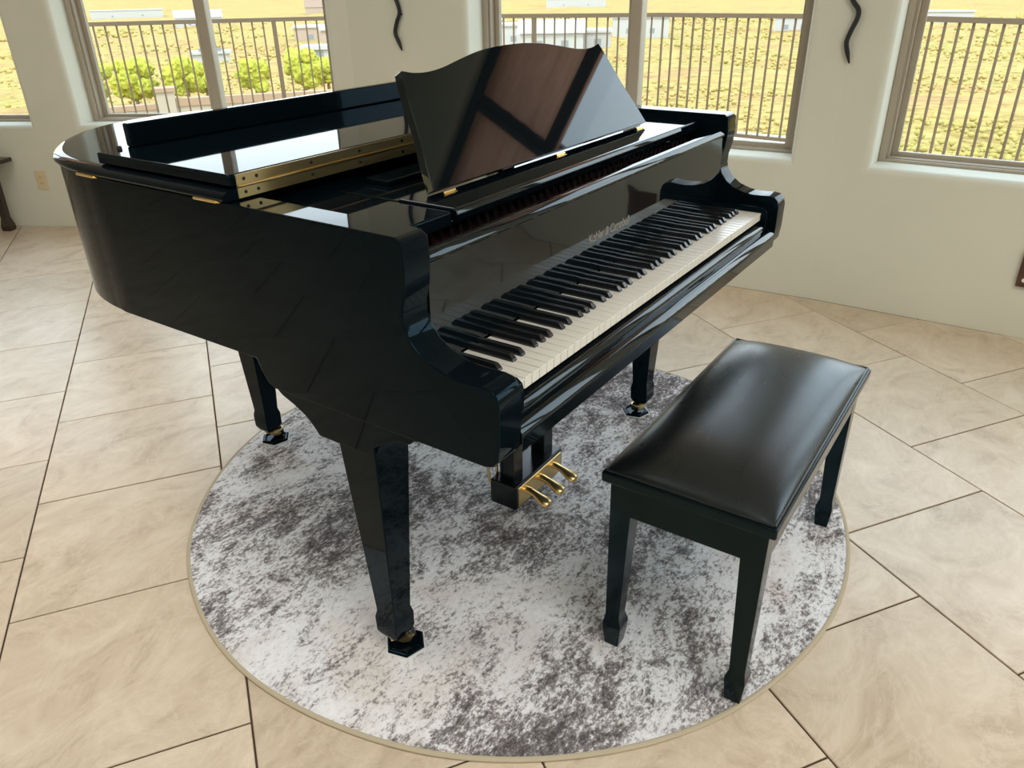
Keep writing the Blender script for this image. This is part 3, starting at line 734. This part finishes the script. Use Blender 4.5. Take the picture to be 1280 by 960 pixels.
def outlet():
    P, d, n, L = wall_frame(C2, C3); s = (Vector((*(L0+LD*0.10), 0))-P).dot(d)
    r0 = empty('wall_outlet', P+d*s+Vector((0, 0, 0.295)), math.atan2(d.y, d.x), label='beige duplex wall outlet low on the wall left of the piano tail', cat='outlet')
    obj('cover_plate', box(-0.036, 0.036, 0.0, 0.006, -0.058, 0.058, 0.003), BEIGEP, r0)
    for z in (-0.02, 0.02):
        bm = bmesh.new(); add_tube(bm, [(0, 0.004, z), (0, 0.009, z)], 0.016, 16); so = obj('socket', bm, BEIGEP, r0)
        bm = bmesh.new()
        for x in (-0.006, 0.006): add_box(bm, x-0.0012, x+0.0012, 0.0088, 0.0095, z-0.005, z+0.005)
        obj('slots', bm, BLACK, so)
outlet()
r0 = wall_empty('outlet_box', C0, C1, 3.5-0.715, 0.285, label='red-brown wooden outlet cover low on the wall at the right edge', cat='outlet')
obj('cover_plate', box(-0.070, 0.075, 0.0, 0.022, -0.065, 0.085, 0.004), REDWOOD, r0)
bm = bmesh.new(); add_tube(bm, [(0.050, 0.02, -0.035), (0.050, 0.028, -0.035)], 0.008, 14); obj('button', bm, WHITEP, r0, label='small white knob')
# dark low table that shows only its corner at the left edge
tb = empty('side_table', (0.722, 4.648, 0), R(119), label='dark wooden low table, only its corner showing at the left edge', cat='table')
obj('table_top', box(0.0, 1.0, 0.01, 0.38, 0.415, 0.440, 0.006), DARKWOOD, tb)
for x in (0.11, 0.90):
    for y in (0.08, 0.31):
        bm = bmesh.new(); add_loft(bm, [sq(z, x, y, h) for z, h in ((0, 0.028), (0.03, 0.030), (0.08, 0.020), (0.415, 0.026))]); obj('leg', bevel(bm, 0.003), DARKWOOD, tb)

# ------------------------------------------------------------------ outside
deck = bmesh.new(); add_prism(deck, [(2.36, -5), (5.0, -5), (6.0, -1.2), (7.0, 1.4), (7.1, 3.0), (6.1, 6.4), (2.6, 9.9), (-2.0, 11.5), (-2, 7.4), (-1.35, 7.4), (0.16, 6.5), (2.16, 2.88), (2.38, 0.2)], 'z', -0.40, -0.14)
obj('balcony_deck', deck, DECKM, label='pale sunlit concrete balcony deck outside the windows', kind='structure')
RAIL = [(2.9, 8.40), (5.50, 5.98), (6.42, 2.95), (6.30, 1.15), (5.25, -1.05), (4.2, -3.4)]
rail = empty('balcony_railing', (6.4, 2.9, -0.14), label='bronze metal balcony railing with thin pickets outside the windows', cat='railing')
pick_me = post_me = None
bm = bmesh.new(); bm2 = bmesh.new()
for z0, z1, w, dst in ((1.007, 1.047, 0.026, bm), (-0.075, -0.045, 0.018, bm2)):
    for a, b in zip(RAIL, RAIL[1:]):
        a = Vector((*a, 0)); b = Vector((*b, 0)); d = (b-a).normalized(); n = Vector((-d.y, d.x, 0))*w
        add_loft(dst, [[p+n+Vector((0,0,z0)), p-n+Vector((0,0,z0)), p-n+Vector((0,0,z1)), p+n+Vector((0,0,z1))] for p in (a-d*0.01, b+d*0.01)])
child_of(obj('top_rail', bm, RAILM), rail); child_of(obj('bottom_rail', bm2, RAILM), rail)
for a, b in zip(RAIL, RAIL[1:]):
    a = Vector(a); b = Vector(b); L = (b-a).length; n = max(1, round(L/0.114)); ang = math.atan2((b-a).y, (b-a).x)
    pidx = {k for k in range(n) if any((a+(b-a)*(k/n)-Vector(q)).length < 0.058 for q in ((4.70, 6.72), (6.03, 4.24), (2.98, 8.33), (5.0, -1.55)))}
    for k in range(n):
        p = a + (b-a)*(k/n)
        if k in pidx:
            if post_me is None: post_me = obj('post', box(-0.022, 0.022, -0.022, 0.022, -0.14, 1.02), RAILM); o = post_me
            else: o = copy_obj(post_me)
        else:
            if pick_me is None: pick_me = obj('picket', box(-0.008, 0.008, -0.008, 0.008, -0.06, 1.02), RAILM); o = pick_me
            else: o = copy_obj(pick_me)
        o.location = (p.x, p.y, 0); o.rotation_euler = (0, 0, ang); child_of(o, rail)
# a lower railing beyond the leftmost window
lr = empty('stair_railing', (1.2, 9.3, -0.05), label='lower bronze railing seen through the leftmost window', cat='railing')
bm = bmesh.new(); add_box(bm, 0.4, 2.5, 9.28, 9.32, 0.50, 0.54); child_of(obj('top_rail', bm, RAILM), lr)
for k in range(18): child_of(obj('picket', box(0.45+k*0.114, 0.466+k*0.114, 9.292, 9.308, -0.3, 0.51), RAILM), lr)

HR = [0, 9, 20, 40, 80, 200, 500, 1500, 4000]; HZ = [-1.0, -1.2, -3.4, -5.5, -8, -12, -18, -25, 20]
def ground(x, y):
    r = math.hypot(x, y)
    for i in range(len(HR)-1):
        if r <= HR[i+1]: t = (r-HR[i])/(HR[i+1]-HR[i]); return HZ[i]+(HZ[i+1]-HZ[i])*t
    return HZ[-1]
bm = bmesh.new(); rows = []
rr = [3.0*(1300)**(i/70) for i in range(71)]
for r in rr:
    row = []
    for k in range(91):
        a = R(-50 + 190*k/90); x, y = r*math.cos(a), r*math.sin(a)
        row.append(bm.verts.new((x, y, ground(x, y) + (0.02*r**0.75)*math.sin(x*0.11+1.3*math.sin(y*0.07))*math.cos(y*0.09) * (1 if r > 14 else 0))))
    rows.append(row)
for a, b in zip(rows, rows[1:]):
    for k in range(90): bm.faces.new((a[k], a[k+1], b[k+1], b[k]))
obj('hillside', bm, EARTH, smooth=True, label='dry straw coloured hillside and valley below the balcony', kind='structure')
# scrub: far too many bushes to count
def blob(bm, c, r, sub_=1, squash=0.8, rough=0.18):
    t = bmesh.ops.create_icosphere(bm, subdivisions=sub_, radius=1.0)
    ph = random.random()*9
    for v in t['verts']:
        d = v.co.copy(); k = r*(1+rough*math.sin(5*d.x+ph)*math.cos(4*d.y-ph)+rough*random.uniform(-1, 1))
        v.co = Vector((c[0]+d.x*k, c[1]+d.y*k, c[2]+d.z*k*squash))
TREES = [
    (37.2, 70.2, 3.9, 3.6, 'bright green tree beside the left jamb of the left window'),
    (38.2, 66.0, 4.4, 4.2, 'bright green tree just left of the garden wall pillar'),
    (41.0, 62.6, 4.2, 4.2, 'bright green tree just right of the garden wall pillar'),
    (44.3, 64.6, 3.2, 3.2, 'small green tree left of the left window mullion'),
    (47.0, 61.0, 4.0, 3.8, 'bright green tree right of the left window mullion'),
    (50.9, 58.8, 4.6, 4.4, 'tall green tree in front of the thick railing post'),
    (55.3, 60.4, 3.8, 4.0, 'green tree under the white far house'),
    (60.2, 60.0, 2.6, 4.2, 'low yellow-green tree at the right jamb of the left window')]
HS = [(173.6, 187.0, 16, 10, 4.0, 45, PINK, 'flat', 'pale flat-roofed house highest in the right pane of the left window'),
      (147.1, 151.1, 11, 8, 4.2, 45, PINK, 'flat', 'pale house at the right jamb of the left window'),
      (94.6, 101.1, 8.5, 5, 2.4, 45, WHITEST, 'flat', 'low white building with dark windows above the trees'),
      (214.1, 162.2, 20, 11, 4.5, 37, WHITEST, 'flat', 'white house at the left side of the middle window'),
      (168.0, 118.0, 13, 9, 4.4, 34, WHITEST, 'flat', 'white house just left of the thick railing post in the middle window'),
      (138.7, 85.7, 12, 8, 3.6, 31, WHITEST, 'pale', 'white gabled house above the music desk'),
      (150.3, 84.1, 9, 8, 3.4, 30, WHITEST, 'flat', 'white house beside the mullion of the middle window'),
      (224.1, 107.9, 16, 10, 5.0, 26, WHITEST, 'flat', 'white house right of the mullion in the middle window'),
      (264.8, 75.0, 12, 9, 4.2, 16, WHITEST, 'flat', 'small white house near the right jamb of the middle window'),
      (310.4, 437.7, 26, 14, 5.0, 55, WHITEST, 'pale', 'distant white house right above the railing in the left window'),
      (442.5, 727.4, 60, 20, 6.0, 59, WHITEST, 'flat', 'long distant white building above the railing in the left window'),
      (519.1, 538.3, 50, 22, 6.0, 46, PINK, 'clay', 'distant tan gabled house above the railing in the left window'),
      (764.5, 442.1, 60, 25, 7.0, 30, WHITEST, 'flat', 'distant white building above the railing in the middle window'),
      (100.9, 141.5, 7, 4, 1.2, 54, WHITEST, 'flat', 'low white shed left of the left window mullion'),
      (386.8, 49.2, 20, 10, 4.0, 8, WHITEST, 'flat', 'small far white building above the railing in the right window')]
HXY = [(h[0], h[1], h[2]*0.75) for h in HS]
TXY = [(t[0], t[1], 4.0) for t in TREES]
t_ = bmesh.new(); bmesh.ops.create_icosphere(t_, subdivisions=1, radius=1.0)
IV = [v.co.copy() for v in t_.verts]; IF = [[v.index for v in f.verts] for f in t_.faces]; t_.free()
sv, sf = [], []
for i in range(26000):
    r = 12*(45)**(random.random()); a = R(-35+160*random.random()); x, y = r*math.cos(a), r*math.sin(a)
    s = random.uniform(0.025, 0.085)*(1+r/32)
    if any(math.hypot(x-q[0], y-q[1]) < q[2]+s+1.0 for q in HXY+TXY) or (8 < x < 21 and 16 < y < 27): continue
    z = ground(x, y)+s*0.35; n0 = len(sv)
    for d in IV:
        k = s*random.uniform(0.7, 1.3); sv.append((x+d.x*k, y+d.y*k, z+d.z*k*0.75))
    sf += [[n0+q for q in f] for f in IF]
me = bpy.data.meshes.new('desert_scrub'); me.from_pydata(sv, [], sf); me.materials.append(SCRUB); me.shade_smooth()
o = bpy.data.objects.new('desert_scrub', me); COL.objects.link(o)
tag(o, 'scattered yellow-green desert bushes over the hillside', kind='stuff')
def tree(x, y, h, w, label):
    z = ground(x, y); t = empty('tree', (x, y, z), label=label, cat='tree', group='trees below the balcony')
    obj('trunk', tube([(0, 0, -0.3), (0.1, 0, h*0.3), (0.0, 0.1, h*0.6)], [0.16, 0.13, 0.07], 8), BARK, t)
    bm = bmesh.new()
    for k in range(22):
        a = random.random()*6.28; q = random.random()**0.5*w*0.27
        blob(bm, (q*math.cos(a), q*math.sin(a), h*random.uniform(0.30, 0.80)), w*random.uniform(0.13, 0.22), 3, 0.85, 0.14)
    obj('foliage', bm, LEAF, t)
for t_ in TREES: tree(*t_)
gw = empty('garden_wall', (14.5, 22.3, -4.5), label='cream stucco garden wall with a square pillar below the balcony', cat='wall')
def seg(name, a, b, z0, z1, w, m):
    a = Vector((*a, 0)); b = Vector((*b, 0)); d = (b-a).normalized(); n = Vector((-d.y, d.x, 0))*w; bm = bmesh.new()
    add_loft(bm, [[p+n+Vector((0,0,z0)), p-n+Vector((0,0,z0)), p-n+Vector((0,0,z1)), p+n+Vector((0,0,z1))] for p in (a, b)])
    return child_of(obj(name, bm, m), gw)
seg('wall_panel', (11.5, 24.2), (13.4, 23.05), -4.8, -2.0, 0.12, STUCCO); seg('wall_panel', (13.7, 22.85), (17.8, 19.7), -4.8, -1.95, 0.12, STUCCO)
seg('wall_cap', (11.5, 24.2), (13.4, 23.05), -2.0, -1.85, 0.17, CAP); seg('wall_cap', (13.7, 22.85), (17.8, 19.7), -1.95, -1.72, 0.17, CAP)
seg('pillar', (13.33, 23.12), (13.75, 22.82), -4.8, -1.50, 0.26, STUCCO); seg('pillar_cap', (13.28, 23.15), (13.80, 22.79), -1.50, -1.38, 0.32, CAP)
def house(x, y, w, d, h, rz, m, roof, label, nwin=2):
    t = empty('house', (x, y, ground(x, y)), R(rz), label=label, cat='house', group='houses in the valley')
    obj('walls', box(-w/2, w/2, -d/2, d/2, -3, h), m, t)
    if roof == 'flat':
        obj('roof', box(-w/2-0.4, w/2+0.4, -d/2-0.4, d/2+0.4, h, h+0.5), WHITEST, t)
    else:
        bm = bmesh.new(); add_prism(bm, [(-d/2-0.6, h), (d/2+0.6, h), (0, h+d*0.28)], 'x', -w/2-0.6, w/2+0.6); obj('roof', bm, ROOFM if roof == 'clay' else WHITEST, t)
    for k in range(nwin):
        xx = -w/2 + w*(k+0.7)/(nwin+0.4); obj('window', box(xx-0.7, xx+0.7, -d/2-0.06, -d/2+0.05, 1.0, 2.3), DKGL, t)
for x, y, w, d, h, rz, m, rf, lb in HS: house(x, y, w, d, h, rz-90, m, rf, lb)

# brown cloth shades drawn part way down, above the frame; the music desk mirrors the nearer one
def shade(P, Q, s0, s1, z0, label):
    P, d, n, L = wall_frame(P, Q)
    r0 = empty('roman_shade', P + d*((s0+s1)/2) + n*0.10 + Vector((0, 0, z0)), math.atan2(d.y, d.x), label=label, cat='window shade')
    W = (s1-s0)/2-0.0015; H = HEAD-z0-0.01
    bm = bmesh.new(); N_ = 5
    prof = []
    for k in range(N_*6+1):
        t = k/(N_*6); prof.append((0.010*abs(math.sin(math.pi*t*N_)), t*H))
    a = [bm.verts.new((-W, y, z)) for y, z in prof]; b = [bm.verts.new((W, y, z)) for y, z in prof]
    for k in range(len(prof)-1): bm.faces.new((a[k], b[k], b[k+1], a[k+1]))
    obj('cloth', bm, SHADE, r0, smooth=True)
    obj('hem', box(-W, W, -0.004, 0.018, 0.018, 0.085, 0.002), BEAM, r0, label='dark hem band')
    for x in (-W, W-0.05): obj('edge_band', box(x, x+0.05, -0.003, 0.014, 0.085, H, 0.002), BEAM, r0, label='dark edge band')
    obj('head_rail', box(-W, W, -0.010, 0.030, H-0.05, H+0.004, 0.004), BEAM, r0)
sm = (w_right[0]+w_right[1])/2
shade(C0, C1, sm, w_right[1], 1.915, 'brown cloth shade over the nearer pane of the right window, mirrored in the music desk')
shade(C0, C1, w_right[0], sm, 1.915, 'brown cloth shade over the farther pane of the right window, mirrored beside the desk band')
for P_, Q_, w_, z_, lb in ((C1, C2, w_center, 1.95, 'middle window'), (C2, C3, w_left, 2.02, 'left window'), (C2, C3, w_far, 2.02, 'leftmost window')):
    sm = (w_[0]+w_[1])/2
    shade(P_, Q_, w_[0], sm, z_, 'brown cloth shade at the head of the %s, over its right pane' % lb)
    shade(P_, Q_, sm, w_[1], z_, 'brown cloth shade at the head of the %s, over its left pane' % lb)
SC.cycles.max_bounces = 10; SC.cycles.diffuse_bounces = 5; SC.cycles.glossy_bounces = 5; SC.cycles.transparent_max_bounces = 12
SC.cycles.caustics_reflective = False; SC.cycles.caustics_refractive = False; SC.cycles.use_denoising = True
SC.cycles.sample_clamp_indirect = 8.0
